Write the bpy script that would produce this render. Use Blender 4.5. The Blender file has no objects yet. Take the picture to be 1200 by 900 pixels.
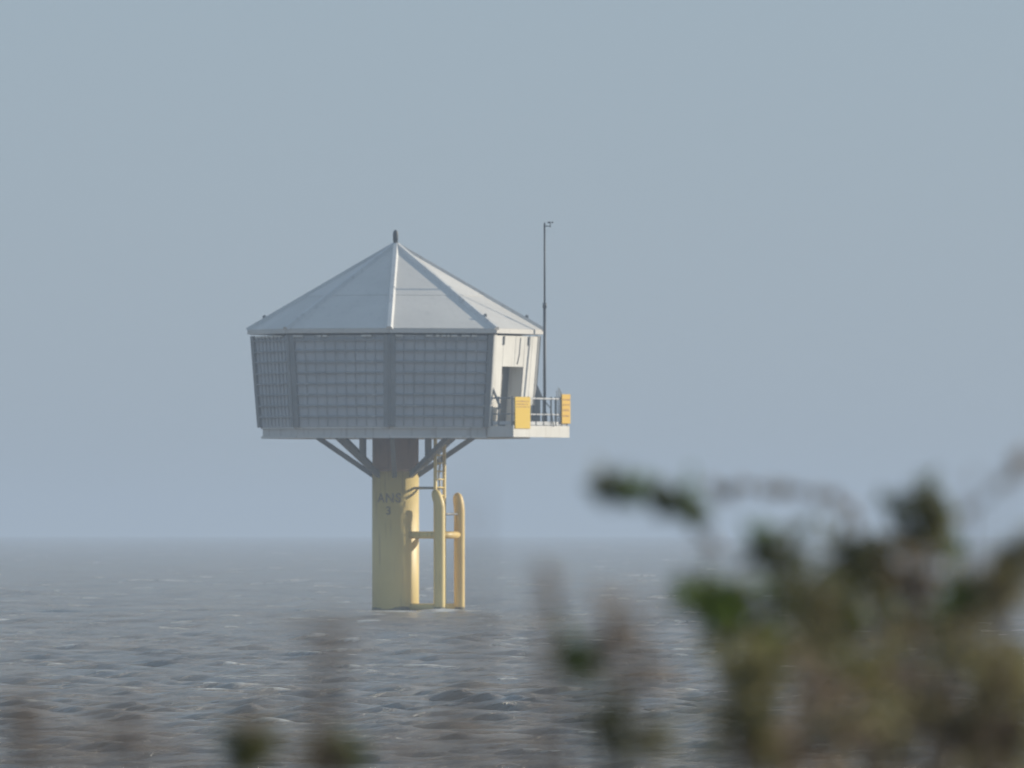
import bpy, bmesh, math, random
import numpy as np
from mathutils import Vector, Matrix

random.seed(7)
rng = np.random.default_rng(11)
S = bpy.context.scene
COL = S.collection
R = math.radians

# ------------------------------------------------------------------ camera
FPX = 17500.0                       # focal length in pixels of a 1200 px wide frame
CAM_H = 2.95
PITCH = math.atan(162.2 / FPX)      # eye level sits 162 px below the frame centre, the sea horizon 17 px lower
EARTH = 6.371e6
DIST = 500.0                        # metres to the tower
cam_d = bpy.data.cameras.new('camera')
cam = bpy.data.objects.new('camera', cam_d)
COL.objects.link(cam)
cam_d.sensor_width = 36.0
cam_d.lens = FPX / 1200.0 * 36.0
cam_d.clip_start = 0.5
cam_d.clip_end = 120000.0
cam.location = (0, 0, CAM_H)
cam.rotation_euler = (R(90) + PITCH, 0, 0)
cam_d.dof.use_dof = True
cam_d.dof.focus_distance = 245.0
cam_d.dof.aperture_fstop = 8.8
S.camera = cam

# ------------------------------------------------------------------ world, sun, exposure
SUN_EL = 18.0
SUN_AZ = 69.0                       # clockwise from +Y
w = bpy.data.worlds.new('World')
S.world = w
w.use_nodes = True
nt = w.node_tree
bg = nt.nodes['Background']
sky = nt.nodes.new('ShaderNodeTexSky')
sky.sky_type = 'NISHITA'
sky.sun_disc = False
sky.sun_elevation = R(SUN_EL)
sky.sun_rotation = R(SUN_AZ)
sky.altitude = 0
sky.air_density = 1.0
sky.dust_density = 0.3
sky.ozone_density = 1.0
# thick haze evens the whole sky out to one blue grey
veil = nt.nodes.new('ShaderNodeMix'); veil.data_type = 'RGBA'
veil.inputs[0].default_value = 0.82
veil.inputs[7].default_value = (2.77, 3.77, 5.0, 1)
nt.links.new(sky.outputs[0], veil.inputs[6])
nt.links.new(veil.outputs[2], bg.inputs[0])
bg.inputs[1].default_value = 0.103

sd = bpy.data.lights.new('sun', 'SUN')
sd.energy = 5.0
sd.angle = R(0.9)
sd.color = (1.0, 0.90, 0.74)
so = bpy.data.objects.new('sun', sd)
COL.objects.link(so)
sv = Vector((math.sin(R(SUN_AZ)) * math.cos(R(SUN_EL)), math.cos(R(SUN_AZ)) * math.cos(R(SUN_EL)), math.sin(R(SUN_EL))))
so.rotation_euler = sv.to_track_quat('Z', 'Y').to_euler()
so.location = (60, 40, 60)

S.view_settings.view_transform = 'Standard'
S.view_settings.look = 'None'
S.view_settings.gamma = 1.0
S.view_settings.exposure = 0.0
S.render.engine = 'CYCLES'
S.render.filter_size = 3.2
S.cycles.use_denoising = True
S.cycles.max_bounces = 8
S.cycles.volume_bounces = 2
S.cycles.transparent_max_bounces = 8

# ------------------------------------------------------------------ helpers
def at(px, py, Y):
    """point on the ray through a photo pixel, Y metres in front of the camera"""
    u = (px - 600.0) / FPX
    v = (450.0 - py) / FPX
    fy = math.cos(PITCH) - v * math.sin(PITCH)
    fz = math.sin(PITCH) + v * math.cos(PITCH)
    return Vector((u / fy * Y, Y, CAM_H + fz / fy * Y))

class MB:
    def __init__(s):
        s.v = []; s.f = []; s.sm = []
    def add(s, verts, faces, smooth=False):
        o = len(s.v)
        s.v += [tuple(p) for p in verts]
        s.f += [tuple(i + o for i in f) for f in faces]
        s.sm += [smooth] * len(faces)
        return s
    def hexa(s, a, b):
        """8 corners: loop a (4 points) and loop b (4 points)"""
        return s.add(list(a) + list(b), [(3, 2, 1, 0), (4, 5, 6, 7), (0, 1, 5, 4), (1, 2, 6, 5), (2, 3, 7, 6), (3, 0, 4, 7)])
    def slab(s, pts, off):
        """polygon pts extruded by the vector off"""
        n = len(pts); off = Vector(off)
        a = [Vector(p) for p in pts]; b = [p + off for p in a]
        faces = [tuple(reversed(range(n))), tuple(range(n, 2 * n))]
        faces += [(i, (i + 1) % n, n + (i + 1) % n, n + i) for i in range(n)]
        return s.add(a + b, faces)
    def box(s, c, size, ax=None):
        ax = ax or (Vector((1, 0, 0)), Vector((0, 1, 0)), Vector((0, 0, 1)))
        c = Vector(c); x, y, z = [Vector(a) * (h * .5) for a, h in zip(ax, size)]
        return s.hexa([c - x - y - z, c + x - y - z, c + x + y - z, c - x + y - z],
                      [c - x - y + z, c + x - y + z, c + x + y + z, c - x + y + z])
    def bar(s, p, q, wd, ht, up=(0, 0, 1)):
        p = Vector(p); q = Vector(q); d = (q - p); L = d.length; d.normalize()
        x = d.cross(Vector(up))
        if x.length < 1e-4: x = d.cross(Vector((1, 0, 0)))
        x.normalize(); z = x.cross(d)
        return s.box((p + q) / 2, (wd, L, ht), (x, d, z))
    def tube(s, path, rad, n=10, caps=True):
        path = [Vector(p) for p in path]
        if not hasattr(rad, '__len__'): rad = [rad] * len(path)
        rings = []
        ref = Vector((0.31, 0.17, 0.93)).normalized()
        prev = None
        for i, p in enumerate(path):
            d = (path[min(i + 1, len(path) - 1)] - path[max(i - 1, 0)]).normalized()
            if prev is None:
                x = d.cross(ref)
                if x.length < 0.2: x = d.cross(Vector((1, 0, 0)))
            else:
                x = prev - d * prev.dot(d)
            x.normalize(); prev = x
            y = d.cross(x)
            rings.append([p + (x * math.cos(2 * math.pi * k / n) + y * math.sin(2 * math.pi * k / n)) * rad[i] for k in range(n)])
        vs = [v for r_ in rings for v in r_]
        fs = []
        for i in range(len(path) - 1):
            for k in range(n):
                fs.append((i * n + k, i * n + (k + 1) % n, (i + 1) * n + (k + 1) % n, (i + 1) * n + k))
        o = len(s.v)
        s.add(vs, fs, True)
        if caps:
            m = (len(path) - 1) * n
            s.f += [tuple(o + k for k in reversed(range(n))), tuple(o + m + k for k in range(n))]
            s.sm += [False, False]
        return s
    def lathe(s, c, prof, n=32):
        """profile of (radius, z) about the vertical through c"""
        c = Vector(c); vs = []; fs = []
        for r_, z in prof:
            vs += [c + Vector((r_ * math.cos(2 * math.pi * k / n), r_ * math.sin(2 * math.pi * k / n), z)) for k in range(n)]
        for i in range(len(prof) - 1):
            for k in range(n):
                fs.append((i * n + k, i * n + (k + 1) % n, (i + 1) * n + (k + 1) % n, (i + 1) * n + k))
        o = len(s.v)
        s.add(vs, fs, True)
        m = (len(prof) - 1) * n
        s.f += [tuple(o + k for k in reversed(range(n))), tuple(o + m + k for k in range(n))]
        s.sm += [False, False]
        return s
    def mesh(s, name, mat, recalc=True, bevel=0):
        me = bpy.data.meshes.new(name)
        me.from_pydata(s.v, [], s.f)
        me.polygons.foreach_set('use_smooth', s.sm)
        if recalc or bevel:
            bm = bmesh.new(); bm.from_mesh(me)
            if bevel:
                bmesh.ops.bevel(bm, geom=bm.edges[:], offset=bevel, segments=1, affect='EDGES')
            bmesh.ops.recalc_face_normals(bm, faces=bm.faces)
            bm.to_mesh(me); bm.free()
        me.materials.append(mat)
        return me
    def build(s, name, mat, parent=None, recalc=True, bevel=0):
        return link(name, s.mesh(name, mat, recalc, bevel), parent)

def link(name, data, parent=None):
    o = bpy.data.objects.new(name, data)
    COL.objects.link(o)
    if parent is not None: o.parent = parent
    return o

def tag(o, label=None, cat=None, group=None, kind=None):
    if label: o['label'] = label
    if cat: o['category'] = cat
    if group: o['group'] = group
    if kind: o['kind'] = kind
    return o

# ------------------------------------------------------------------ materials
def new_mat(name):
    m = bpy.data.materials.new(name); m.use_nodes = True
    return m, m.node_tree, m.node_tree.nodes['Principled BSDF']

def N(t, typ, **kw):
    n = t.nodes.new(typ)
    for k, v in kw.items(): setattr(n, k, v)
    return n

def painted(name, col, col2, rough=0.5, metal=0.0, scale=1.2, streak=0.5, grime=None, grime_amt=0.35):
    """paint or metal with patchy tone, vertical run-off streaks and fine bump"""
    m, t, b = new_mat(name)
    tc = N(t, 'ShaderNodeTexCoord')
    n1 = N(t, 'ShaderNodeTexNoise'); n1.inputs['Scale'].default_value = scale; n1.inputs['Detail'].default_value = 6
    t.links.new(tc.outputs['Object'], n1.inputs['Vector'])
    mp = N(t, 'ShaderNodeMapping'); mp.inputs['Scale'].default_value = (5, 5, 0.35)
    t.links.new(tc.outputs['Object'], mp.inputs['Vector'])
    n2 = N(t, 'ShaderNodeTexNoise'); n2.inputs['Scale'].default_value = 1.3; n2.inputs['Detail'].default_value = 5
    t.links.new(mp.outputs[0], n2.inputs['Vector'])
    r1 = N(t, 'ShaderNodeValToRGB')
    r1.color_ramp.elements[0].position = 0.3; r1.color_ramp.elements[1].position = 0.72
    r1.color_ramp.elements[0].color = (*col2, 1); r1.color_ramp.elements[1].color = (*col, 1)
    t.links.new(n1.outputs['Fac'], r1.inputs[0])
    r2 = N(t, 'ShaderNodeValToRGB')
    r2.color_ramp.elements[0].position = 0.56; r2.color_ramp.elements[1].position = 0.74
    r2.color_ramp.elements[0].color = (0, 0, 0, 1); r2.color_ramp.elements[1].color = (grime_amt,) * 3 + (1,)
    t.links.new(n2.outputs['Fac'], r2.inputs[0])
    mx = N(t, 'ShaderNodeMix', data_type='RGBA')
    t.links.new(r2.outputs[0], mx.inputs[0]); t.links.new(r1.outputs[0], mx.inputs[6])
    mx.inputs[7].default_value = (*(grime or (0.16, 0.12, 0.08)), 1)
    oi = N(t, 'ShaderNodeObjectInfo'); mr = N(t, 'ShaderNodeMapRange')
    mr.inputs[3].default_value = 0.90; mr.inputs[4].default_value = 1.07
    t.links.new(oi.outputs['Random'], mr.inputs[0])
    sc = N(t, 'ShaderNodeVectorMath', operation='SCALE')
    t.links.new(mx.outputs[2], sc.inputs[0]); t.links.new(mr.outputs[0], sc.inputs['Scale'])
    t.links.new(sc.outputs[0], b.inputs['Base Color'])
    b.inputs['Roughness'].default_value = rough
    b.inputs['Metallic'].default_value = metal
    return m

M = {}
M['white'] = painted('white_cladding', (0.74, 0.73, 0.685), (0.66, 0.65, 0.61), 0.5, grime=(0.36, 0.31, 0.25))
M['roof'] = painted('roof_sheet', (0.69, 0.67, 0.63), (0.57, 0.555, 0.525), 0.45, scale=0.5, grime=(0.36, 0.36, 0.35), grime_amt=0.25)
M['cap'] = painted('hip_trim', (0.68, 0.68, 0.66), (0.58, 0.58, 0.57), 0.45)
M['panel'] = painted('nest_panel', (0.50, 0.51, 0.525), (0.42, 0.43, 0.445), 0.7, scale=0.8, grime=(0.32, 0.32, 0.30), grime_amt=0.45)
M['ledge'] = painted('nest_ledge', (0.33, 0.34, 0.35), (0.25, 0.26, 0.27), 0.7, scale=2.0, grime=(0.62, 0.62, 0.59), grime_amt=0.5)
M['divider'] = painted('nest_divider', (0.43, 0.44, 0.455), (0.36, 0.37, 0.385), 0.7)
M['steel'] = painted('galvanised_steel', (0.28, 0.285, 0.29), (0.21, 0.22, 0.225), 0.5, metal=0.2)
M['deck'] = painted('deck_edge_steel', (0.68, 0.66, 0.63), (0.58, 0.57, 0.54), 0.6)
M['dark'] = painted('dark_steel', (0.065, 0.075, 0.085), (0.045, 0.05, 0.06), 0.55)
M['door'] = painted('door_grey', (0.22, 0.22, 0.21), (0.17, 0.17, 0.165), 0.6)
M['yellow'] = painted('marine_yellow', (0.82, 0.65, 0.25), (0.74, 0.58, 0.22), 0.5, scale=0.9, grime=(0.30, 0.19, 0.09), grime_amt=0.55)
M['orange'] = painted('fender_orange_yellow', (0.80, 0.61, 0.22), (0.76, 0.53, 0.18), 0.5, grime=(0.25, 0.15, 0.07))
M['rusty'] = painted('pile_head_brown', (0.46, 0.29, 0.18), (0.36, 0.25, 0.16), 0.7, scale=1.6, grime=(0.09, 0.07, 0.055))
M['signyellow'] = painted('sign_yellow', (0.80, 0.54, 0.025), (0.76, 0.50, 0.02), 0.4, grime_amt=0.1)
M['signorange'] = painted('sign_orange', (0.82, 0.51, 0.03), (0.78, 0.47, 0.03), 0.4, grime_amt=0.1)
M['print'] = painted('sign_print', (0.36, 0.16, 0.05), (0.30, 0.13, 0.05), 0.6, grime_amt=0.1)
M['ink'] = painted('stencil_paint', (0.17, 0.14, 0.115), (0.32, 0.24, 0.12), 0.6, grime_amt=0.1)
M['rail'] = painted('rail_galvanised', (0.55, 0.56, 0.57), (0.45, 0.46, 0.47), 0.4, metal=0.2)
M['algae'] = painted('tidal_growth', (0.26, 0.22, 0.13), (0.17, 0.155, 0.10), 0.8, scale=5)

def leaf_mat(name, c1, c2, trans=0.35):
    m = bpy.data.materials.new(name); m.use_nodes = True
    t = m.node_tree; t.nodes.clear()
    out = N(t, 'ShaderNodeOutputMaterial')
    geo = N(t, 'ShaderNodeNewGeometry')
    r = N(t, 'ShaderNodeValToRGB')
    r.color_ramp.elements[0].color = (*c1, 1); r.color_ramp.elements[1].color = (*c2, 1)
    t.links.new(geo.outputs['Random Per Island'], r.inputs[0])
    d = N(t, 'ShaderNodeBsdfDiffuse'); tr = N(t, 'ShaderNodeBsdfTranslucent')
    gl = N(t, 'ShaderNodeBsdfGlossy'); gl.inputs['Roughness'].default_value = 0.45
    t.links.new(r.outputs[0], d.inputs[0]); t.links.new(r.outputs[0], tr.inputs[0])
    a = N(t, 'ShaderNodeMixShader'); a.inputs[0].default_value = trans
    t.links.new(d.outputs[0], a.inputs[1]); t.links.new(tr.outputs[0], a.inputs[2])
    b = N(t, 'ShaderNodeMixShader'); b.inputs[0].default_value = 0.04
    t.links.new(a.outputs[0], b.inputs[1]); t.links.new(gl.outputs[0], b.inputs[2])
    t.links.new(b.outputs[0], out.inputs[0])
    return m

M['leaf_green'] = leaf_mat('leaf_green', (0.085, 0.15, 0.025), (0.19, 0.27, 0.05), .5)
M['leaf_olive'] = leaf_mat('leaf_olive', (0.18, 0.17, 0.07), (0.33, 0.30, 0.125), .5)
M['leaf_dark'] = leaf_mat('leaf_dark', (0.07, 0.085, 0.032), (0.16, 0.17, 0.065), 0.5)
M['leaf_brown'] = leaf_mat('leaf_brown', (0.22, 0.165, 0.115), (0.40, 0.31, 0.22), 0.5)
M['seed'] = leaf_mat('seed_brown', (0.18, 0.135, 0.105), (0.32, 0.25, 0.19), 0.5)
M['straw'] = leaf_mat('straw', (0.26, 0.21, 0.09), (0.42, 0.35, 0.17), 0.3)
M['bark'] = painted('bark', (0.10, 0.075, 0.055), (0.06, 0.045, 0.035), 0.9, scale=30)

# ------------------------------------------------------------------ sea
def smooth_noise(x, y, scale, seed, octaves=3):
    """cheap value noise on arrays"""
    r_ = np.random.default_rng(seed)
    tab = r_.random((256, 256))
    out = np.zeros_like(x); amp = 1.0; tot = 0
    for o in range(octaves):
        fx = x / scale * 2 ** o + 37.2 * o; fy = y / scale * 2 ** o + 11.9 * o
        ix = np.floor(fx).astype(int); iy = np.floor(fy).astype(int)
        ax = fx - ix; ay = fy - iy
        ax = ax * ax * (3 - 2 * ax); ay = ay * ay * (3 - 2 * ay)
        g = lambda i, j: tab[i % 256, j % 256]
        out += amp * ((g(ix, iy) * (1 - ax) + g(ix + 1, iy) * ax) * (1 - ay) + (g(ix, iy + 1) * (1 - ax) + g(ix + 1, iy + 1) * ax) * ay)
        tot += amp; amp *= 0.5
    return out / tot

TX = at(463.5, 715, DIST).x          # tower axis
TY = DIST

def build_sea():
    ys = [48.0]
    while ys[-1] < 9000:
        y = ys[-1]
        dy = 1.2 if y < 150 else 0.14 * (y / 180.0) ** 1.13
        if y > 2500: dy = max(dy, 0.006 * y)
        ys.append(y + dy)
    ys = np.array(ys)
    core = np.linspace(-1, 1, 330)
    side = np.linspace(0, 1, 22)[1:] ** 1.6
    u_core = core
    Y = ys[:, None]
    cw = Y * (600.0 / FPX) * 1.25 + 1.0
    ow = 70 + 0.32 * Y
    X = np.concatenate([-(cw + (ow - cw) * side[::-1][None, :]), cw * u_core[None, :], cw + (ow - cw) * side[None, :]], axis=1)
    Yg = np.broadcast_to(Y, X.shape).copy()
    x0 = X.copy(); y0 = Yg.copy()
    dxg = np.gradient(x0, axis=1); dyg = np.gradient(y0, axis=0)
    Z = np.zeros_like(X); DX = np.zeros_like(X); DY = np.zeros_like(X); J = np.zeros_like(X)
    grp = 0.7 + 0.6 * smooth_noise(x0, y0, 26.0, 5, 2)
    main = R(-118)                     # heading of the wind sea
    ncomp = 60
    for i in range(ncomp):
        lam = 0.55 * (9.0 / 0.55) ** (i / (ncomp - 1)) * rng.uniform(0.93, 1.07)
        th = main + rng.normal(0, 0.55)
        k = 2 * math.pi / lam
        st = 0.060 * (1.0 if lam < 1.2 else (1.2 / lam) ** 1.22)
        a = st / k
        kx, ky = k * math.cos(th), k * math.sin(th)
        ph = kx * x0 + ky * y0 + rng.uniform(0, 6.283)
        fade = np.clip((lam / np.maximum(dyg, 1e-3) - 2.5) / 3.0, 0, 1) * np.clip((lam / np.maximum(dxg, 1e-3) - 2.5) / 3.0, 0, 1)
        ae = a * fade * (grp if lam < 9 else 1)
        c = np.cos(ph); s_ = np.sin(ph)
        Z += ae * c
        DX -= 0.95 * ae * math.cos(th) * s_
        DY -= 0.95 * ae * math.sin(th) * s_
        J += ae * k * c
    X = X + DX; Yg = Yg + DY
    # whitecaps: steepest crests inside random patches, at the same rate near and far
    Jn = J / np.maximum(J.std(axis=1, keepdims=True), 1e-4)
    sx = np.maximum(1.0, y0 / 420.0)
    yl = np.where(y0 > 420, 420 + 420 * np.log(np.maximum(y0, 420) / 420), y0)
    patch = smooth_noise(x0 / sx, yl * 0.35, 1.3, 21, 2)
    foam = np.clip((Jn - 1.45) / 0.6, 0, 1) * np.clip((patch - 0.685 - 0.05 * np.clip((y0 - 420) / 600, 0, 1)) / 0.08, 0, 1)
    fine = smooth_noise(x0, y0 * 0.5, 0.22, 22, 2)
    foam = np.clip(foam * 1.5 * np.clip((fine - 0.30) / 0.25, 0, 1), 0, 1)
    # wash round the pile and fenders
    for (px, py, rr) in ((TX, TY, 0.8), (TX + 1.5, TY - 1.35, 0.25), (TX + 2.15, TY + 0.15, 0.25)):
        d = np.hypot(x0 - px, (y0 - py) * np.where(y0 < py, 0.3, 0.8)) - rr
        ring = np.clip(1.2 - np.abs(d - 0.15) / 0.42, 0, 1) * np.clip((smooth_noise(x0, y0, 0.7, 30, 2) - 0.46) / 0.1, 0, 1)
        foam = np.maximum(foam, ring)
    for (px, py, hx) in ((TX - 0.05, TY - 4.5, 1.05), (TX + 2.0, TY - 4.0, 0.9)):      # white water pushed up against the legs
        e = np.clip(1.25 - np.hypot((x0 - px) / hx, (y0 - py) / 4.5), 0, 1)
        foam = np.maximum(foam, np.clip(e * 1.5, 0, 1) * np.clip((smooth_noise(x0, y0 * 0.35, 0.55, 33, 3) - 0.44) / 0.12, 0, 1))
    Z = Z - (x0 ** 2 + y0 ** 2) / (2 * EARTH)      # the sea curves away below the horizon
    nr, nc = X.shape
    co = np.stack([X, Yg, Z], axis=-1).reshape(-1, 3)
    idx = np.arange(nr * nc).reshape(nr, nc)
    q = np.stack([idx[:-1, :-1], idx[:-1, 1:], idx[1:, 1:], idx[1:, :-1]], axis=-1).reshape(-1, 4)
    me = bpy.data.meshes.new('sea')
    me.vertices.add(len(co)); me.vertices.foreach_set('co', co.ravel().astype(np.float32))
    me.loops.add(q.size); me.loops.foreach_set('vertex_index', q.ravel().astype(np.int32))
    me.polygons.add(len(q))
    me.polygons.foreach_set('loop_start', (np.arange(len(q)) * 4).astype(np.int32))
    me.polygons.foreach_set('use_smooth', np.ones(len(q), dtype=bool))
    me.update(calc_edges=True)
    at_ = me.attributes.new('foam', 'FLOAT', 'POINT')
    at_.data.foreach_set('value', foam.ravel().astype(np.float32))
    m, t, b = new_mat('sea_water')
    tc = N(t, 'ShaderNodeTexCoord')
    mp = N(t, 'ShaderNodeMapping'); mp.inputs['Scale'].default_value = (1, 1, 1); mp.inputs['Rotation'].default_value = (0, 0, R(-28))
    t.links.new(tc.outputs['Object'], mp.inputs[0])
    mp2 = N(t, 'ShaderNodeMapping'); mp2.inputs['Scale'].default_value = (1.0, 2.2, 1)
    t.links.new(mp.outputs[0], mp2.inputs[0])
    n1 = N(t, 'ShaderNodeTexNoise'); n1.inputs['Scale'].default_value = 2.3; n1.inputs['Detail'].default_value = 7; n1.inputs['Roughness'].default_value = 0.66
    t.links.new(mp2.outputs[0], n1.inputs['Vector'])
    bp = N(t, 'ShaderNodeBump'); bp.inputs['Strength'].default_value = 1.0; bp.inputs['Distance'].default_value = 0.30
    t.links.new(n1.outputs['Fac'], bp.inputs['Height'])
    n3 = N(t, 'ShaderNodeTexNoise'); n3.inputs['Scale'].default_value = 0.33; n3.inputs['Detail'].default_value = 3
    t.links.new(mp2.outputs[0], n3.inputs['Vector'])
    bp3 = N(t, 'ShaderNodeBump'); bp3.inputs['Strength'].default_value = 1.0; bp3.inputs['Distance'].default_value = 0.7
    t.links.new(n3.outputs['Fac'], bp3.inputs['Height']); t.links.new(bp3.outputs[0], bp.inputs['Normal'])
    t.links.new(bp.outputs[0], b.inputs['Normal'])
    # silt clouds
    n2 = N(t, 'ShaderNodeTexNoise'); n2.inputs['Scale'].default_value = 0.06; n2.inputs['Detail'].default_value = 4
    t.links.new(tc.outputs['Object'], n2.inputs['Vector'])
    r1 = N(t, 'ShaderNodeValToRGB')
    r1.color_ramp.elements[0].position = 0.35; r1.color_ramp.elements[1].position = 0.7
    r1.color_ramp.elements[0].color = (0.27, 0.232, 0.188, 1); r1.color_ramp.elements[1].color = (0.36, 0.295, 0.225, 1)
    t.links.new(n2.outputs['Fac'], r1.inputs[0])
    at2 = N(t, 'ShaderNodeAttribute', attribute_name='foam')
    mx = N(t, 'ShaderNodeMix', data_type='RGBA')
    t.links.new(at2.outputs['Fac'], mx.inputs[0]); t.links.new(r1.outputs[0], mx.inputs[6]); mx.inputs[7].default_value = (0.82, 0.82, 0.80, 1)
    t.links.new(mx.outputs[2], b.inputs['Base Color'])
    mr = N(t, 'ShaderNodeMapRange'); mr.inputs[3].default_value = 0.16; mr.inputs[4].default_value = 0.9
    t.links.new(at2.outputs['Fac'], mr.inputs[0]); t.links.new(mr.outputs[0], b.inputs['Roughness'])
    b.inputs['IOR'].default_value = 1.333
    me.materials.append(m)
    o = link('sea', me)
    tag(o, 'choppy grey brown sea with scattered whitecaps', kind='structure')
    return o
build_sea()

# ------------------------------------------------------------------ shore under the camera
def ground_z(x, y):
    base = 1.58 + 0.10 * math.sin(x * 0.31 + 1) * math.cos(y * 0.23) + 0.05 * math.sin(x * 1.3 + y * 0.9)
    if y < 12: base -= 0.25 * (1 - max(y, 0) / 12.0)
    if y > 32:
        k = min(1.0, (y - 32) / 34.0); base -= 3.4 * (k * k * (3 - 2 * k))
    return base

def build_ground():
    xs = np.linspace(-110, 110, 120); ysg = np.linspace(-40, 72, 90)
    vs = [(x, y, ground_z(x, y)) for y in ysg for x in xs]
    n = len(xs)
    fs = [(j * n + i, j * n + i + 1, (j + 1) * n + i + 1, (j + 1) * n + i) for j in range(len(ysg) - 1) for i in range(n - 1)]
    mb = MB(); mb.add(vs, fs, True)
    m, t, b = new_mat('shingle_and_turf')
    tc = N(t, 'ShaderNodeTexCoord')
    n1 = N(t, 'ShaderNodeTexNoise'); n1.inputs['Scale'].default_value = 0.6; n1.inputs['Detail'].default_value = 8
    n2 = N(t, 'ShaderNodeTexVoronoi'); n2.inputs['Scale'].default_value = 18
    t.links.new(tc.outputs['Object'], n1.inputs['Vector']); t.links.new(tc.outputs['Object'], n2.inputs['Vector'])
    r = N(t, 'ShaderNodeValToRGB')
    r.color_ramp.elements[0].position = 0.4; r.color_ramp.elements[1].position = 0.62
    r.color_ramp.elements[0].color = (0.20, 0.16, 0.11, 1); r.color_ramp.elements[1].color = (0.09, 0.095, 0.04, 1)
    t.links.new(n1.outputs['Fac'], r.inputs[0])
    t.links.new(r.outputs[0], b.inputs['Base Color']); b.inputs['Roughness'].default_value = 0.95
    bp = N(t, 'ShaderNodeBump'); bp.inputs['Distance'].default_value = 0.03
    t.links.new(n2.outputs['Distance'], bp.inputs['Height']); t.links.new(bp.outputs[0], b.inputs['Normal'])
    tag(mb.build('shore_ground', m, recalc=False), 'low grassy shingle bank above the water', kind='structure')
build_ground()

# ------------------------------------------------------------------ tower
def build_tower():
    T = link('nesting_tower', None)
    T.location = (TX, TY, 0)
    tag(T, 'octagonal grey nesting tower with pale pyramid roof on a yellow pile in the sea', 'tower')
    px = 1 / 35.0
    Zp = lambda y: (715 - y) * px
    def pol(deg, r_, z):
        a = R(deg); return Vector((r_ * math.sin(a), -r_ * math.cos(a), z))
    TH0 = -2.0
    ang = [TH0 + 45 * k for k in range(8)]
    z_apex, z_eave, z_fas = Zp(285.5), Zp(386), Zp(391.5)
    z_wt, z_wb = Zp(394), Zp(500.5)
    z_db = Zp(513)
    Re, Rwt, Rwb, Rd = 4.94, 4.79, 4.55, 4.45
    UP = Vector((0, 0, 1))

    # ---- pile
    PR = 0.785
    pile = MB().lathe((0, 0, 0), [(PR, -2.6), (PR, 4.66)], 56).build('pile', M['yellow'], T)
    MB().lathe((0, 0, 0), [(PR + 0.004, 4.6601), (PR + 0.004, 4.75), (PR - 0.01, 4.76), (PR - 0.01, z_db + 0.05)], 56).build('pile_head', M['rusty'], pile)
    tm = MB(); nn_ = 72; rr_ = random.Random(4); tops = [0.10 + 0.06 * math.sin(k * .35) * math.sin(k * .13 + 1) + rr_.uniform(-.02, .02) for k in range(nn_)]
    for k in range(nn_):
        a0, a1 = 2 * math.pi * k / nn_, 2 * math.pi * (k + 1) / nn_
        q_ = lambda a, r_, z: Vector((r_ * math.cos(a), r_ * math.sin(a), z))
        tm.add([q_(a0, PR + .008, -1.5), q_(a1, PR + .008, -1.5), q_(a1, PR + .008, tops[(k + 1) % nn_]), q_(a0, PR + .008, tops[k])], [(0, 1, 2, 3)], True)
    tm.build('tide_mark', M['algae'], pile, recalc=False)
    def stencil(txt, size, deg, z):
        cu = bpy.data.curves.new('lettering', 'FONT')
        cu.body = txt; cu.size = size; cu.align_x = 'CENTER'; cu.align_y = 'CENTER'; cu.space_character = 1.12
        cu.offset = 0.012
        tmp = bpy.data.objects.new('tmp', cu); COL.objects.link(tmp)
        dg = bpy.context.evaluated_depsgraph_get()
        me = bpy.data.meshes.new_from_object(tmp.evaluated_get(dg))
        bpy.data.objects.remove(tmp)
        bm = bmesh.new(); bm.from_mesh(me)
        xs = [v.co.x for v in bm.verts]; lo, hi = min(xs), max(xs)
        x = lo + 0.03
        while x < hi:
            bmesh.ops.bisect_plane(bm, geom=bm.verts[:] + bm.edges[:] + bm.faces[:], plane_co=(x, 0, 0), plane_no=(1, 0, 0)); x += 0.03
        for v in bm.verts:
            a = R(deg) + v.co.x / PR; zz = z + v.co.y
            v.co = ((PR + 0.004) * math.sin(a), -(PR + 0.004) * math.cos(a), zz)
        bm.to_mesh(me); bm.free()
        me.materials.clear(); me.materials.append(M['ink'])
        link('lettering', me, pile)
    stencil('ANS', 0.42, -17, Zp(583.5))
    stencil('3', 0.38, -17, Zp(598.5))

    # ---- braces under the deck
    for k, a in enumerate(ang):
        MB().bar(pol(a, PR - 0.05, Zp(557)), pol(a, 2.62, z_db + 0.03), 0.15, 0.17).build('brace', M['steel'], T)
        if k % 2 == 1:
            MB().box(pol(a, 1.55, (z_db + Zp(536)) / 2), (0.14, 0.14, z_db - Zp(536) + 0.06)).build('hanger', M['steel'], T)

    # ---- deck slab
    ring_d = [pol(a, Rd, z_db) for a in ang]
    deck = MB().slab(ring_d, (0, 0, 0.33)).build('deck', M['deck'], T)
    for k in range(8):
        a, b = pol(ang[k], Rd + 0.005, 0), pol(ang[(k + 1) % 8], Rd + 0.005, 0)
        n = pol(ang[k] + 22.5, 1, 0); d = (b - a).normalized()
        MB().slab([a + UP * (z_db - 0.02), b + UP * (z_db - 0.02), b + UP * (z_db + 0.06), a + UP * (z_db + 0.06)], n * 0.05).build('edge_flange', M['deck'], deck)
        MB().slab([a + UP * (z_db + 0.30), b + UP * (z_db + 0.30), b + UP * (z_wb - 0.004), a + UP * (z_wb - 0.004)], n * 0.06).build('edge_trim', M['deck'], deck)

    # ---- walls
    DOORK = 1                                  # face between 43 and 88 degrees
    def face(k):
        b0, b1 = pol(ang[k], Rwb, z_wb), pol(ang[(k + 1) % 8], Rwb, z_wb)
        t0, t1 = pol(ang[k], Rwt, z_wt), pol(ang[(k + 1) % 8], Rwt, z_wt)
        n = (b1 - b0).cross(t0 - b0).normalized()
        P = lambda u, v, o=0.0: b0.lerp(b1, u).lerp(t0.lerp(t1, u), v) + n * o
        return P, n
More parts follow.
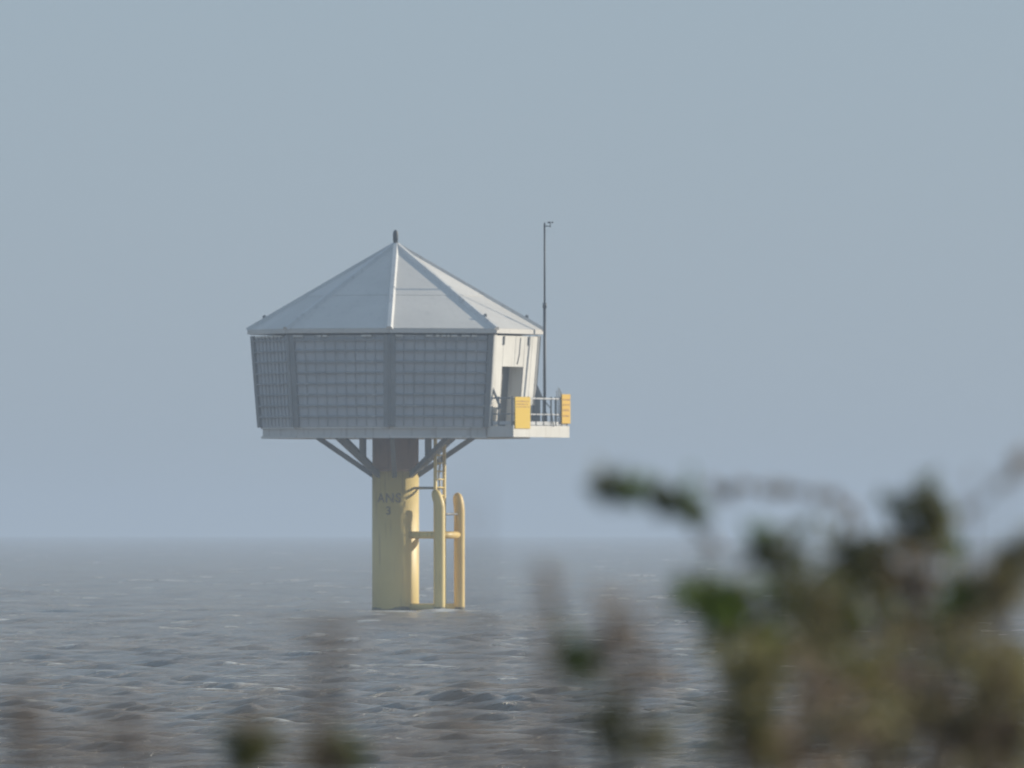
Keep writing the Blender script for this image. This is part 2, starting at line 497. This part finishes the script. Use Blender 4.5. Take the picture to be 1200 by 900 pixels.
    v_of = lambda y: (Zp(y) - z_wb) / (z_wt - z_wb)
    for k in range(8):
        if k == DOORK: continue
        P, n = face(k)
        wall = MB().slab([P(0, 0, -.02), P(1, 0, -.02), P(1, 1, -.02), P(0, 1, -.02)], -n * 0.12).build('nest_wall', M['panel'], T)
        u0, u1 = 0.045, 0.955
        nb = 9
        for i in range(nb + 1):
            u = u0 + (u1 - u0) * i / nb
            MB().slab([P(u - .004, 0.012, -.022), P(u + .004, 0.012, -.022), P(u + .004, .985, -.022), P(u - .004, .985, -.022)], n * 0.035).build('divider', M['divider'], wall)
        for y in [412 + 12.75 * i for i in range(7)] + [399.5]:
            v = v_of(y); hv = 0.0095 + random.uniform(-.0015, .0025); v += random.uniform(-.003, .003)
            MB().slab([P(u0 - .02, v - hv, -.021), P(u1 + .02, v - hv, -.021), P(u1 + .02, v + hv, -.021), P(u0 - .02, v + hv, -.021)], n * 0.08).build('ledge', M['ledge'], wall)
    for k in range(8):
        a = ang[k]
        o = pol(a, 1, 0); tt = Vector((math.cos(R(a)), math.sin(R(a)), 0))
        b_, t_ = pol(a, Rwb - 0.03, z_wb - 0.006), pol(a, Rwt - 0.03, z_wt + 0.02)
        w2 = 0.17
        for s_ in (-1, 1):                      # two flat flanges folded round the corner
            e = tt * (s_ * w2 * math.cos(R(22.5))) - o * (w2 * math.sin(R(22.5)))
            nn = pol(a + s_ * 22.5, 1, 0)
            MB().slab([b_, b_ + e, t_ + e, t_], nn * 0.10).build('corner_post', M['white'] if (k, s_) == (1, 1) else M['steel'], T)
        MB().bar(pol(a, Rwb + 0.035, z_wb + .01), pol(a, Rwt + 0.035, z_wt), 0.06, 0.1).build('corner_cover', M['white'] if k == 1 else M['steel'], T)

    # dashes of light leaking under the eave, put in as short white slabs
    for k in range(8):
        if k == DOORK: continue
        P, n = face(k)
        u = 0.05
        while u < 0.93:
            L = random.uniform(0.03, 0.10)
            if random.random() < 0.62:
                MB().slab([P(u, .985, .01), P(min(u + L, .96), .985, .01), P(min(u + L, .96), 1.004, .01), P(u, 1.004, .01)], n * 0.10).build('eave_light_dash', M['white'], T)
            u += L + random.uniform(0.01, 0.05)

    # ---- door wall
    P, n = face(DOORK)
    wl = (P(1, 0) - P(0, 0)).length
    ud0, ud1 = 0.205, 0.675                     # door opening
    vd = v_of(430)
    dw = MB().slab([P(.02, 0, -.56), P(.98, 0, -.56), P(.98, 1, -.56), P(.02, 1, -.56)], -n * 0.05).build('door_wall', M['door'], T)
    edges = [0.0, ud0 - 0.002, 0.0, 0.0]
    def panel(ua, ub, va, vb, th=0.06):
        g = 0.0014
        MB().slab([P(ua + g, va, 0), P(ub - g, va, 0), P(ub - g, vb, 0), P(ua + g, vb, 0)], n * th).build('wall_panel', M['white'], dw, bevel=0.008)
    panel(0.0, ud0, 0, 1)
    panel(ud0, 0.47, vd, 1); panel(0.47, ud1, vd, 1)
    panel(ud1, 0.84, 0, 1); panel(0.84, 1.0, 0, 1)
    MB().slab([P(0.01, 0, -.03), P(ud0 - .004, 0, -.03), P(ud0 - .004, 1, -.03), P(0.01, 1, -.03)], n * 0.028).build('wall_lining', M['door'], dw)
    MB().slab([P(ud1 + .004, 0, -.03), P(.99, 0, -.03), P(.99, 1, -.03), P(ud1 + .004, 1, -.03)], n * 0.028).build('wall_lining', M['door'], dw)
    MB().slab([P(ud0 - .004, vd, -.03), P(ud1 + .004, vd, -.03), P(ud1 + .004, 1, -.03), P(ud0 - .004, 1, -.03)], n * 0.028).build('wall_lining', M['door'], dw)
    dep = 0.44
    for u, s_ in ((ud0, -1), (ud1, 1)):
        MB().slab([P(u, 0, -.001), P(u, 0, -dep - .1), P(u, vd, -dep - .1), P(u, vd, -.001)], (P(1, 0) - P(0, 0)).normalized() * (s_ * 0.04)).build('door_jamb', M['white'], dw)
    MB().slab([P(ud0, vd, -.001), P(ud1, vd, -.001), P(ud1, vd, -dep - .1), P(ud0, vd, -dep - .1)], UP * 0.04).build('door_head', M['white'], dw)
    dr = MB()
    um = (ud0 + ud1) / 2
    door = dr.slab([P(ud0 + .004, .003, -dep - .06), P(ud1 - .004, .003, -dep - .06), P(ud1 - .004, vd - .003, -dep - .06), P(ud0 + .004, vd - .003, -dep - .06)], n * 0.06).build('door', M['door'], T)
    MB().box(P(um + .03, vd * .48, -dep + .03), (0.05, 0.05, 0.22)).build('handle', M['dark'], door)
    MB().slab([P(um - .002, .01, -dep), P(um + .002, .01, -dep), P(um + .002, vd - .01, -dep), P(um - .002, vd - .01, -dep)], n * .012).build('door_joint', M['dark'], door)
    # cable conduit slanting down to the door head, short stain-prone drip brackets under the eave
    MB().tube([P(0.57, .985, .075), P(0.565, .8, .075), P(0.53, vd + .03, .075)], 0.014, 6).build('conduit', M['steel'], dw)
    for u in (0.20, 0.745):
        MB().slab([P(u - .006, .90, .061), P(u + .006, .90, .061), P(u + .008, .995, .061), P(u - .008, .995, .061)], n * 0.05).build('eave_bracket', M['steel'], dw)

    # ---- roof
    roof = MB().slab([pol(a, Re - 0.06, z_fas - .012) for a in ang], (0, 0, 0.03)).build('roof', M['roof'], T)
    apex = Vector((0, 0, z_apex))
    for k in range(8):
        e0, e1 = pol(ang[k], Re, z_eave), pol(ang[(k + 1) % 8], Re, z_eave)
        nrm = (e1 - e0).cross(apex - e0).normalized()
        f = 0.40                                # sheet lap
        l0, l1 = e0.lerp(apex, f), e1.lerp(apex, f)
        MB().slab([e0, e1, l1, l0], -nrm * 0.05).build('roof_panel', M['roof'], roof)
        m0, m1 = e0.lerp(apex, f - .012), e1.lerp(apex, f - .012)
        c0, c1 = e0.lerp(apex, .985), e1.lerp(apex, .985)
        MB().slab([m0 + nrm * .010, m1 + nrm * .010, c1 + nrm * .010, c0 + nrm * .010], -nrm * 0.009).build('roof_panel', M['roof'], roof)
        nn = pol(ang[k] + 22.5, 1, 0)
        MB().slab([e0 - UP * (z_eave - z_fas), e1 - UP * (z_eave - z_fas), e1 - UP * .006, e0 - UP * .006], nn * 0.03).build('fascia', M['roof'], roof)
        # hip cap: trapezoid rib along the hip line
        h0, h1 = pol(ang[k], Re + 0.03, z_eave - .02), Vector((0, 0, z_apex + .0))
        h1 = h0.lerp(h1, .985)
        d = (h1 - h0).normalized(); tt = Vector((math.cos(R(ang[k])), math.sin(R(ang[k])), 0)); up = tt.cross(d)
        if up.z < 0: up = -up
        A = [h0 - tt * .13 - up * .03, h0 + tt * .13 - up * .03, h0 + tt * .06 + up * .085, h0 - tt * .06 + up * .085]
        B = [h1 - tt * .13 - up * .03, h1 + tt * .13 - up * .03, h1 + tt * .06 + up * .085, h1 - tt * .06 + up * .085]
        MB().hexa(A, B).build('hip_cap', M['cap'], roof)
        if k not in (1, 2, 5, 6): continue
        # lifting lug near the eave
        c = h0.lerp(apex, .125) + up * .10
        MB().slab([c - d * .08 - up * .04, c + d * .08 - up * .04, c + d * .05 + up * .06, c - d * .03 + up * .06], tt * .05).build('lifting_lug', M['steel'], roof)
    MB().lathe((0, 0, z_apex - .07), [(.20, 0), (.16, .09), (.09, .11)], 16).build('apex_cap', M['cap'], roof)
    MB().lathe((0, 0, z_apex + .03), [(.075, 0), (.075, .08), (.088, .10), (.09, .30), (.075, .39), (.04, .43), (.012, .445)], 14).build('finial', M['dark'], roof)

    # ---- porch in front of the door, running on past the corner
    n2 = pol(ang[1] + 22.5, 1, 0); t2 = Vector((math.cos(R(ang[1] + 22.5)), math.sin(R(ang[1] + 22.5)), 0))
    C1 = pol(ang[1], Rd, 0)
    D, L = 1.0, 4.53
    Q = lambda a, b, z: C1 + n2 * a + t2 * b + UP * z
    zt = z_wb
    porch = MB().slab([Q(.065, .02, z_db + .20), Q(D - .04, .02, z_db + .20), Q(D - .04, L - .04, z_db + .20), Q(.065, L - .04, z_db + .20)], UP * (zt - z_db - .20)).build('porch', M['white'], T)
    MB().slab([Q(D - .04, 0, z_db + .02), Q(D - .04, L, z_db + .02), Q(D - .04, L, zt + .05), Q(D - .04, 0, zt + .05)], n2 * .04).build('edge_plate', M['white'], porch)
    MB().slab([Q(.06, -.02, z_db + .02), Q(D - .045, -.02, z_db + .02), Q(D - .045, -.02, zt + .03), Q(.06, -.02, zt + .03)], t2 * .04).build('edge_plate', M['deck'], porch)
    MB().slab([Q(.06, L - .04, z_db + .02), Q(D - .045, L - .04, z_db + .02), Q(D - .045, L - .04, zt + .05), Q(.06, L - .04, zt + .05)], t2 * .04).build('edge_plate', M['white'], porch)
    for b in (.5, 1.7, 2.9, 3.9):
        MB().bar(Q(.05, b, z_db + .14), Q(D - .05, b, z_db + .14), .08, .10).build('joist', M['steel'], porch)
    z1, z2 = Zp(467), Zp(485.5)
    def rail_run(p, q, posts, top=z1, mid=z2, mat='rail'):
        r_ = MB().bar(p + UP * top, q + UP * top, .05, .05).build('railing', M[mat], T)
        MB().bar(p + UP * mid, q + UP * mid, .04, .04).build('mid_rail', M[mat], r_)
        MB().bar(p + UP * (zt + .13), q + UP * (zt + .13), .02, .12).build('toe_board', M['rail'], r_)
        for f in posts:
            c = p.lerp(q, f)
            MB().box(c + UP * ((zt + top) / 2 + .03), (.055, .055, top - zt + .06)).build('post', M['steel'], r_)
        return r_
    rail_run(Q(D - .07, .05, 0), Q(D - .07, L - .06, 0), (0, .14, .29, .43, .57, .71, .79, .9, 1.0))
    rail_run(Q(.1, L - .07, 0), Q(D - .07, L - .07, 0), (0.02, .5))
    lr = rail_run(Q(.12, .05, 0), Q(D - .12, .05, 0), (.1, .42), mat='steel')
    MB().bar(Q(.05, .05, Zp(441)), Q(.52, .05, Zp(479)), .06, .08).build('stair_rail', M['steel'], lr)
    MB().bar(Q(.18, .05, zt), Q(.18, .05, Zp(452)), .06, .06).build('post', M['steel'], lr)
    # thin rods standing up from the railing
    for b, y in ((3.75, 457), (3.9, 454), (4.02, 455), (4.12, 458)):
        MB().tube([Q(D - .12, b, zt), Q(D - .12, b, Zp(y))], .014, 6).build('rod', M['steel'], T)
    # grey side screen at the far corner of the door wall
    C2 = pol(ang[2], Rwb, 0)
    ox = pol(ang[2], 1, 0)
    MB().slab([C2 + ox * .03 + UP * zt, C2 + ox * .30 + UP * zt, C2 + ox * .30 + UP * Zp(468), C2 + ox * .42 + UP * Zp(468), C2 + ox * .14 + UP * Zp(446), C2 + ox * .06 + UP * Zp(446)], Vector((0, .03, 0))).build('side_screen', M['steel'], T)
    # signs on the railing
    def sign(b0, b1, y0, y1, mat, lines):
        o = D + .004
        s_ = MB().slab([Q(o, b0, Zp(y1)), Q(o, b1, Zp(y1)), Q(o, b1, Zp(y0)), Q(o, b0, Zp(y0))], n2 * .03).build('sign', M[mat], T, bevel=.008)
        rr = random.Random(int(b0 * 100))
        for (ya, yb) in lines:                 # rows of small, unreadable letters
            b = b0 + (b1 - b0) * .10
            while b < b1 - (b1 - b0) * .14:
                wd = rr.uniform(.05, .11)
                MB().slab([Q(o + .03, b, Zp(yb)), Q(o + .03, b + wd, Zp(yb)), Q(o + .03, b + wd, Zp(ya)), Q(o + .03, b, Zp(ya))], n2 * .004).build('print', M['print'], s_)
                b += wd + rr.uniform(.05, .09)
    sign(.08, 1.30, 465.5, 502.5, 'signyellow', ((470, 471.6), (473.4, 475), (476.6, 477.8)))
    sign(3.86, 4.55, 461.5, 496, 'signorange', ((467, 469), (473, 475), (479, 481.5), (486, 488)))

    # ---- mast with anemometer
    mp_ = Q(.74, 3.09, 0)
    mast = MB().tube([mp_ + UP * zt, mp_ + UP * Zp(357)], .05, 10).build('mast', M['dark'], T)
    MB().tube([mp_ + UP * (Zp(357) - .05), mp_ + UP * Zp(262)], .033, 8).build('upper_tube', M['dark'], mast)
    MB().tube([mp_ + UP * Zp(361), mp_ + UP * Zp(355)], .068, 10).build('coupling', M['dark'], mast)
    MB().tube([mp_ + UP * zt, mp_ + UP * (zt + .5)], [.10, .085], 10).build('foot', M['dark'], mast)
    MB().box(mp_ + UP * (zt + .03), (.42, .34, .05)).build('base_plate', M['dark'], mast)
    MB().tube([mp_ + Vector((0, 0, Zp(470))), mp_ + Vector((.20, -.05, Zp(478))), mp_ + Vector((.30, -.08, zt + .02))], .02, 6).build('stay', M['dark'], mast)
    tp = mp_ + UP * (Zp(265))
    an = MB().bar(tp, tp + Vector((.19, 0, .0)), .03, .03).build('wind_sensor', M['dark'], mast)
    MB().tube([tp + Vector((.19, 0, -.04)), tp + Vector((.19, 0, .12))], .014, 6).build('spindle', M['dark'], an)
    for i in range(3):
        a = R(120 * i + 20); c = tp + Vector((.19, 0, .12)) + Vector((math.cos(a), math.sin(a), 0)) * .075
        MB().lathe(c - UP * .03, [(.01, 0), (.03, .02), (.034, .04), (.02, .06)], 8).build('cup', M['dark'], an)
    MB().tube([tp, tp + UP * .12], .02, 6).build('vane_post', M['dark'], an)

    # ---- boat landing
    BL = 65.0
    o = pol(BL, 1, 0); tg = Vector((math.cos(R(BL)), math.sin(R(BL)), 0))
    rf, tf = 2.0, .77
    def fender(s_, ztop, mat):
        c = o * rf + tg * (tf * s_)
        b_ = .16 if s_ < 0 else .07
        path = [c - UP * 2.2, c + UP * .3, c + UP * (ztop - .55), c - o * b_ * .2 + UP * (ztop - .38), c - o * b_ * .6 + UP * (ztop - .2), c - o * b_ * .9 + UP * (ztop - .06), c - o * b_ + UP * (ztop + .02), c - o * b_ + UP * (ztop + .06)]
        f = MB().tube(path, [.18, .18, .18, .178, .174, .15, .10, .03], 18).build('fender', M[mat], T)
        MB().tube([c - UP * 1.2, c + UP * .12], .185, 18, True).build('tide_mark', M['algae'], f)
        return c
    cA = fender(-1, Zp(575), 'yellow'); cB = fender(1, Zp(579), 'orange')
    for z, r_ in ((Zp(626.5), .125), (Zp(711), .125)):
        for c in (cA, cB):
            e = c.normalized() * (PR - .04)
            MB().tube([e + UP * z, c + UP * z], r_, 12).build('landing_strut', M['yellow'], T)
    MB().tube([cA + UP * Zp(626.5), cB + UP * Zp(626.5)], .115, 12).build('landing_tie', M['orange'], T)
    MB().tube([cA + UP * Zp(602), cB + UP * Zp(602)], .04, 8).build('landing_tie', M['steel'], T)
    # ladder
    rl, wl_ = 1.64, .35
    s0, s1 = o * rl - tg * wl_, o * rl + tg * wl_
    lad = MB().bar(s0 - UP * 1.0, s0 + UP * (z_db + .02), .09, .09, tuple(o)).build('ladder', M['yellow'], T)
    MB().bar(s1 - UP * 1.0, s1 + UP * (z_db + .02), .09, .09, tuple(o)).build('stringer', M['yellow'], lad)
    z = -.2
    while z < z_db - .1:
        MB().tube([s0 + UP * z, s1 + UP * z], .024, 6).build('rung', M['yellow'], lad); z += .27
    MB().tube([pol(BL - 12, PR - .03, Zp(571.5)), s0 + UP * Zp(571.5)], .045, 8).build('ladder_bracket', M['steel'], lad)
    MB().tube([pol(BL + 8, PR - .03, Zp(571.5)), s1 + UP * Zp(571.5)], .045, 8).build('ladder_bracket', M['steel'], lad)
    # spiral-wrapped power cable running down beside the ladder
    cp = o * (rl - .05) + tg * .12
    path = []
    zz = Zp(518)
    while zz > Zp(600):
        a = zz * 9
        path.append(cp + Vector((-.02 + .018 * math.cos(a), .018 * math.sin(a), zz))); zz -= .08
    MB().tube(path, .045, 6).build('cable', M['white'], T)
    return T
build_tower()

# ------------------------------------------------------------------ foreground plants
def leaf_quad(p, d, nrm, L, Wd):
    d = d.normalized(); x = d.cross(nrm)
    if x.length < 1e-3: x = d.cross(Vector((1, 0, 0)))
    x.normalize(); nn = x.cross(d)
    return [p, p + d * (L * .45) + x * (Wd * .5) + nn * (L * .06), p + d * L - nn * (L * .08), p + d * (L * .45) - x * (Wd * .5) + nn * (L * .06)], [(0, 1, 2), (0, 2, 3)]

def rv(r_):
    while True:
        v = Vector((r_.uniform(-1, 1), r_.uniform(-1, 1), r_.uniform(-1, 1)))
        if 0.05 < v.length <= 1: return v

def wig(p, q, n, amt, r_):
    pts = []
    L = (q - p).length
    off = Vector((0, 0, 0))
    for i in range(n + 1):
        f = i / n
        if 0 < i < n: off = off * .6 + rv(r_) * (amt * L)
        pts.append(p.lerp(q, f) + off * math.sin(math.pi * f))
    return pts

def plant(name, label, cat, Y, root_px, clumps, group=None, seed=1, stem_r=.006):
    """clumps: (px, py, rx, ry, leaves, leaf length, material, depth shift) with sizes in photo pixels"""
    r_ = random.Random(seed)
    base = at(root_px, 900, Y); base.z = ground_z(base.x, Y) - .03
    E = link(name, None); E.location = base
    tag(E, label, cat, group)
    stem = MB(); fol = {}
    crown0 = at(root_px, 905, Y)
    fork = base.lerp(crown0, .6) + rv(r_) * .02
    stem.tube(wig(base, fork, 5, .02, r_), [stem_r * 1.6 * (1 - .08 * i) for i in range(6)], 6)
    prev_tip = fork
    for cl in clumps:
        (cx, cy, rx, ry, nl, ll, mat, dy) = cl[:8]
        chain = len(cl) > 8
        c = at(cx, cy, Y + dy)
        k = Y / FPX
        tip = c + Vector((0, 0, ry * k * .5))
        if chain: tip = c.copy()
        br = wig(prev_tip if chain else fork, tip, 7, .05, r_)
        prev_tip = tip
        stem.tube(br, [stem_r * (.55 if chain else 1) * (1 - .07 * i) for i in range(8)], 5)
        mb = fol.setdefault(mat, MB())
        nt_ = max(3, nl // 9)
        per = nl / nt_
        g = lambda sd_: max(-1.9, min(1.9, r_.gauss(0, 1))) * sd_
        for j in range(nt_):                              # leafy twigs of uneven reach
            q = c + Vector((g(rx * k * .62), g(max(rx, ry) * k * .6), g(ry * k * .58)))
            s_ = br[r_.randint(5, 7)].lerp(c, r_.uniform(.6, 1.0))
            tw = wig(s_, q, 3, .10, r_)
            stem.tube(tw, [stem_r * .5, stem_r * .42, stem_r * .34, stem_r * .22], 4, False)
            ax = (q - s_)
            for i_ in range(int(per * r_.uniform(.5, 1.6)) + 1):
                f = r_.uniform(.35, 1.08)
                p_ = s_ + ax * f + rv(r_) * (ll * .45)
                d = ax.normalized() * .5 + rv(r_) + Vector((0, 0, .2))
                vs, fs = leaf_quad(p_, d, rv(r_), ll * r_.uniform(.65, 1.3), ll * r_.uniform(.42, .7))
                mb.add(vs, fs, True)
    inv = -base
    def local(mb):
        mb.v = [(x + inv.x, y + inv.y, z + inv.z) for x, y, z in mb.v]; return mb
    local(stem).build('stem', M['bark'], E, recalc=False)
    for mat, mb in fol.items():
        tag(local(mb).build('foliage', M[mat], E, recalc=False), kind='stuff')
    return E

# right-hand bramble mass, several bushes side by side
plant('bramble_bush', 'bramble with a leafy spray reaching out sideways over the water', 'bush', 25.0, 850, [
    (845, 712, 56, 34, 210, .026, 'leaf_dark', 0), (838, 700, 44, 26, 110, .026, 'leaf_green', -.1),
    (830, 640, 14, 22, 14, .02, 'leaf_brown', 0, 1), (812, 606, 14, 16, 60, .022, 'leaf_dark', 0, 1), (804, 590, 20, 20, 100, .022, 'leaf_green', 0, 1),
    (772, 586, 32, 13, 100, .022, 'leaf_dark', 0, 1), (744, 578, 24, 15, 100, .022, 'leaf_green', 0, 1), (718, 570, 26, 20, 110, .022, 'leaf_dark', 0, 1),
    (905, 650, 34, 32, 120, .026, 'leaf_dark', 0), (898, 640, 26, 20, 50, .026, 'leaf_green', 0), (868, 735, 50, 26, 120, .026, 'leaf_green', 0), (935, 690, 30, 36, 70, .026, 'leaf_dark', 0)], 'bushes on the bank', 3)
plant('hawthorn_bush', 'upright dark hawthorn bush with a pointed leafy top', 'bush', 26.5, 1060, [
    (1085, 578, 30, 26, 110, .024, 'leaf_dark', 0), (1098, 590, 24, 24, 50, .024, 'leaf_green', 0), (1062, 622, 34, 36, 170, .024, 'leaf_dark', 0), (1092, 610, 24, 30, 70, .024, 'leaf_olive', 0),
    (1042, 680, 52, 50, 230, .024, 'leaf_olive', 0), (1028, 660, 30, 40, 90, .024, 'leaf_dark', 0), (1119, 645, 20, 18, 50, .024, 'leaf_green', 0),
    (985, 660, 40, 46, 170, .024, 'leaf_olive', 0), (930, 745, 60, 30, 150, .024, 'leaf_olive', 0), (1000, 720, 60, 40, 170, .024, 'leaf_green', .1), (960, 720, 60, 34, 170, .024, 'leaf_dark', 0), (1000, 850, 110, 90, 200, .026, 'leaf_brown', 0), (1070, 740, 60, 50, 160, .024, 'leaf_brown', 0)], 'bushes on the bank', 5)
plant('broad_bush', 'broad olive green bush at the right end of the bank', 'bush', 24.0, 1170, [
    (1196, 640, 30, 26, 60, .026, 'leaf_olive', 0), (1180, 672, 44, 42, 240, .026, 'leaf_olive', 0), (1130, 695, 40, 22, 70, .026, 'leaf_green', 0), (1150, 780, 80, 60, 300, .026, 'leaf_olive', 0),
    (1190, 850, 80, 80, 320, .026, 'leaf_olive', 0), (1120, 860, 90, 60, 180, .026, 'leaf_brown', 0), (1080, 820, 60, 60, 90, .026, 'leaf_brown', 0), (1140, 600, 8, 8, 6, .02, 'leaf_brown', 0), (1175, 565, 8, 8, 6, .02, 'leaf_brown', 0, 1), (1196, 546, 13, 13, 40, .02, 'leaf_brown', 0, 1)], 'bushes on the bank', 8)
plant('low_bush', 'low brown and olive bush filling the foot of the bank', 'bush', 23.0, 920, [
    (880, 790, 54, 50, 170, .026, 'leaf_olive', 0), (870, 860, 54, 60, 180, .026, 'leaf_olive', 0), (950, 800, 60, 60, 90, .026, 'leaf_brown', 0),
    (1010, 800, 50, 50, 150, .026, 'leaf_olive', .2), (950, 880, 70, 50, 100, .026, 'leaf_brown', 0)], 'bushes on the bank', 9)
plant('young_bramble', 'thin young bramble with one bright green tuft on brown shoots', 'bush', 21.0, 715, [
    (664, 766, 22, 28, 130, .02, 'leaf_green', 0), (680, 785, 26, 20, 50, .02, 'leaf_dark', 0), (712, 735, 44, 44, 90, .02, 'leaf_brown', 0),
    (643, 682, 14, 22, 22, .018, 'leaf_brown', 0), (712, 850, 20, 28, 90, .022, 'leaf_dark', 0), (765, 870, 36, 36, 110, .022, 'leaf_olive', 0),
    (755, 790, 28, 40, 60, .02, 'leaf_brown', 0)], 'bushes on the bank', 12)
plant('low_sprig', 'small dark sprig poking above the bank', 'plant', 22.0, 292, [
    (292, 880, 32, 24, 300, .022, 'leaf_dark', 0), (300, 850, 18, 20, 26, .02, 'leaf_brown', 0)], 'low sprigs', 14, .004)
plant('low_sprig', 'small green leafed sprig poking above the bank', 'plant', 22.5, 390, [
    (388, 882, 28, 22, 240, .022, 'leaf_dark', 0), (400, 878, 20, 18, 110, .022, 'leaf_green', 0)], 'low sprigs', 15, .004)

def seed_stalk(label, Y, px_, top, width, nheads, seed, group='dry seed stalks', droop=0):
    r_ = random.Random(seed)
    base = at(px_, 900, Y); base.z = ground_z(base.x, Y) - .02
    E = link('seed_stalk', None); E.location = base
    tag(E, label, 'plant', group)
    k = Y / FPX
    head = at(px_ + droop, top, Y)
    st = MB(); hd = MB()
    path = wig(base, head, 8, .015, r_)
    st.tube(path, [.0035 * (1 - .07 * i) for i in range(9)], 5)
    for i in range(nheads):
        f = r_.uniform(.72, 1.0)
        s_ = path[min(8, int(f * 8))]
        q = head + Vector((r_.uniform(-1, 1) * width * k, r_.uniform(-1, 1) * width * k, -r_.random() * (900 - top) * .75 * k))
        st.tube(wig(path[r_.randint(5, 7)], q, 3, .06, r_), [.0016, .0013, .001, .0008], 4, False)
        for j in range(9):
            vs, fs = leaf_quad(q + rv(r_) * .018, rv(r_), rv(r_), .011, .007); hd.add(vs, fs)
    for mb in (st, hd): mb.v = [(x - base.x, y - base.y, z - base.z) for x, y, z in mb.v]
    st.build('stem', M['bark'], E, recalc=False)
    tag(hd.build('seed_head', M['seed'], E, recalc=False), kind='stuff')
seed_stalk('dry brown seed stalk at the left end of the bank', 18, 28, 815, 22, 16, 31)
seed_stalk('sparse dry stalk beside the leftmost seed stalk', 17, 145, 815, 34, 12, 32)
seed_stalk('tall thin dry stalk rising behind the small green sprig', 16, 384, 725, 18, 14, 33)
seed_stalk('single bare thin stalk below the tower', 14, 556, 560, 10, 3, 34)
seed_stalk('thin dry stalk with wispy heads on the open bank', 15, 535, 800, 26, 6, 35)
seed_stalk('wispy brown seed stalk beside the young bramble', 19, 640, 668, 12, 9, 36)
seed_stalk('bushy dry seed stalk behind the young bramble', 23, 735, 700, 40, 15, 37)
plant('dry_cane', 'thin bare arching cane with wispy withered leaves above the bushes', 'plant', 27.5, 1005, [
    (1005, 640, 12, 16, 24, .016, 'leaf_brown', 0), (1002, 604, 12, 14, 30, .016, 'leaf_brown', 0, 1)] + [
    (x_, y_, 20, 8, 26, .015, 'leaf_brown', 0, 1) for x_, y_ in ((985, 588), (965, 580), (945, 577), (922, 574), (900, 572), (878, 571), (856, 573), (836, 577))], None, 41, .007)
plant('tangled_growth', 'tangle of fine pale olive and tan growth between the bushes', 'bush', 25.5, 1010, [
    (x_, y_, 46, 40, 300, .013, m_, d_) for x_, y_, m_, d_ in ((880, 800, 'leaf_olive', .2), (900, 870, 'leaf_brown', -.2), (960, 770, 'leaf_olive', .3), (975, 850, 'leaf_olive', -.1),
    (1040, 770, 'leaf_brown', .2), (1050, 850, 'leaf_olive', -.2), (1110, 760, 'leaf_olive', .3), (1120, 840, 'leaf_brown', -.3), (1180, 790, 'leaf_olive', .1), (1185, 870, 'leaf_olive', -.2), (1130, 715, 'leaf_olive', .2), (1075, 680, 'leaf_brown', .2), (960, 700, 'leaf_olive', .3))],
    'bushes on the bank', 52, .004)
seed_stalk('leaning dry stalk above the broad bush', 20, 1120, 560, 40, 10, 39, droop=60)

for q, (sx_, top_, y_) in enumerate(((70, 862, 15), (105, 850, 16.5), (190, 858, 15.5), (235, 868, 17), (330, 862, 15), (445, 866, 16), (490, 858, 17), (590, 862, 15.5), (625, 850, 16.5))):
    seed_stalk('short wispy dry stalk in the low fringe along the open bank', y_, sx_, top_, 30, 4, 60 + q, 'short dry stalks in the fringe')

def build_grass():
    r_ = random.Random(77)
    mb = MB()
    for i in range(7000):
        Y = r_.uniform(18, 29)
        x = r_.uniform(-2.2, 2.6) if r_.random() < .55 else r_.uniform(.3, 1.4)
        p = Vector((x, Y, ground_z(x, Y) - .02))
        lim = CAM_H - 288 / FPX * Y                      # stays mostly below the picture's lower edge
        h = max(.15, (lim - p.z) * r_.uniform(.3, .93 if x < .35 else 1.06))
        lean = Vector((r_.uniform(-.2, .2), r_.uniform(-.2, .2), 1)) * h
        wv = Vector((r_.uniform(-1, 1), r_.uniform(-1, 1), 0)).normalized() * .003
        bend = Vector((r_.uniform(-.1, .1), r_.uniform(-.1, .1), 0)) * h
        a = p + lean * .55; b = p + lean + bend
        mb.add([p - wv, p + wv, a + wv * .8, a - wv * .8, b], [(0, 1, 2, 3), (3, 2, 4)])
    tag(mb.build('grass', M['straw'], recalc=False), 'dry straw coloured grass on the bank', 'grass', kind='stuff')
build_grass()

# ------------------------------------------------------------------ haze
def build_haze():
    mb = MB()
    x, y0, y1, z0, z1 = 3600, -60, 9600, -9.0, 15.0
    mb.hexa([(-x, y0, z0), (x, y0, z0), (x, y1, z0), (-x, y1, z0)], [(-x, y0, z1), (x, y0, z1), (x, y1, z1), (-x, y1, z1)])
    m = bpy.data.materials.new('haze'); m.use_nodes = True
    t = m.node_tree; t.nodes.clear()
    out = N(t, 'ShaderNodeOutputMaterial'); v = N(t, 'ShaderNodeVolumePrincipled')
    v.inputs['Color'].default_value = (0.555, 0.675, 0.84, 1)
    v.inputs['Density'].default_value = 0.00046
    v.inputs['Anisotropy'].default_value = 0.0
    t.links.new(v.outputs[0], out.inputs['Volume'])
    o = mb.build('haze', m)
    tag(o, 'pale blue grey sea haze', kind='stuff')
build_haze()
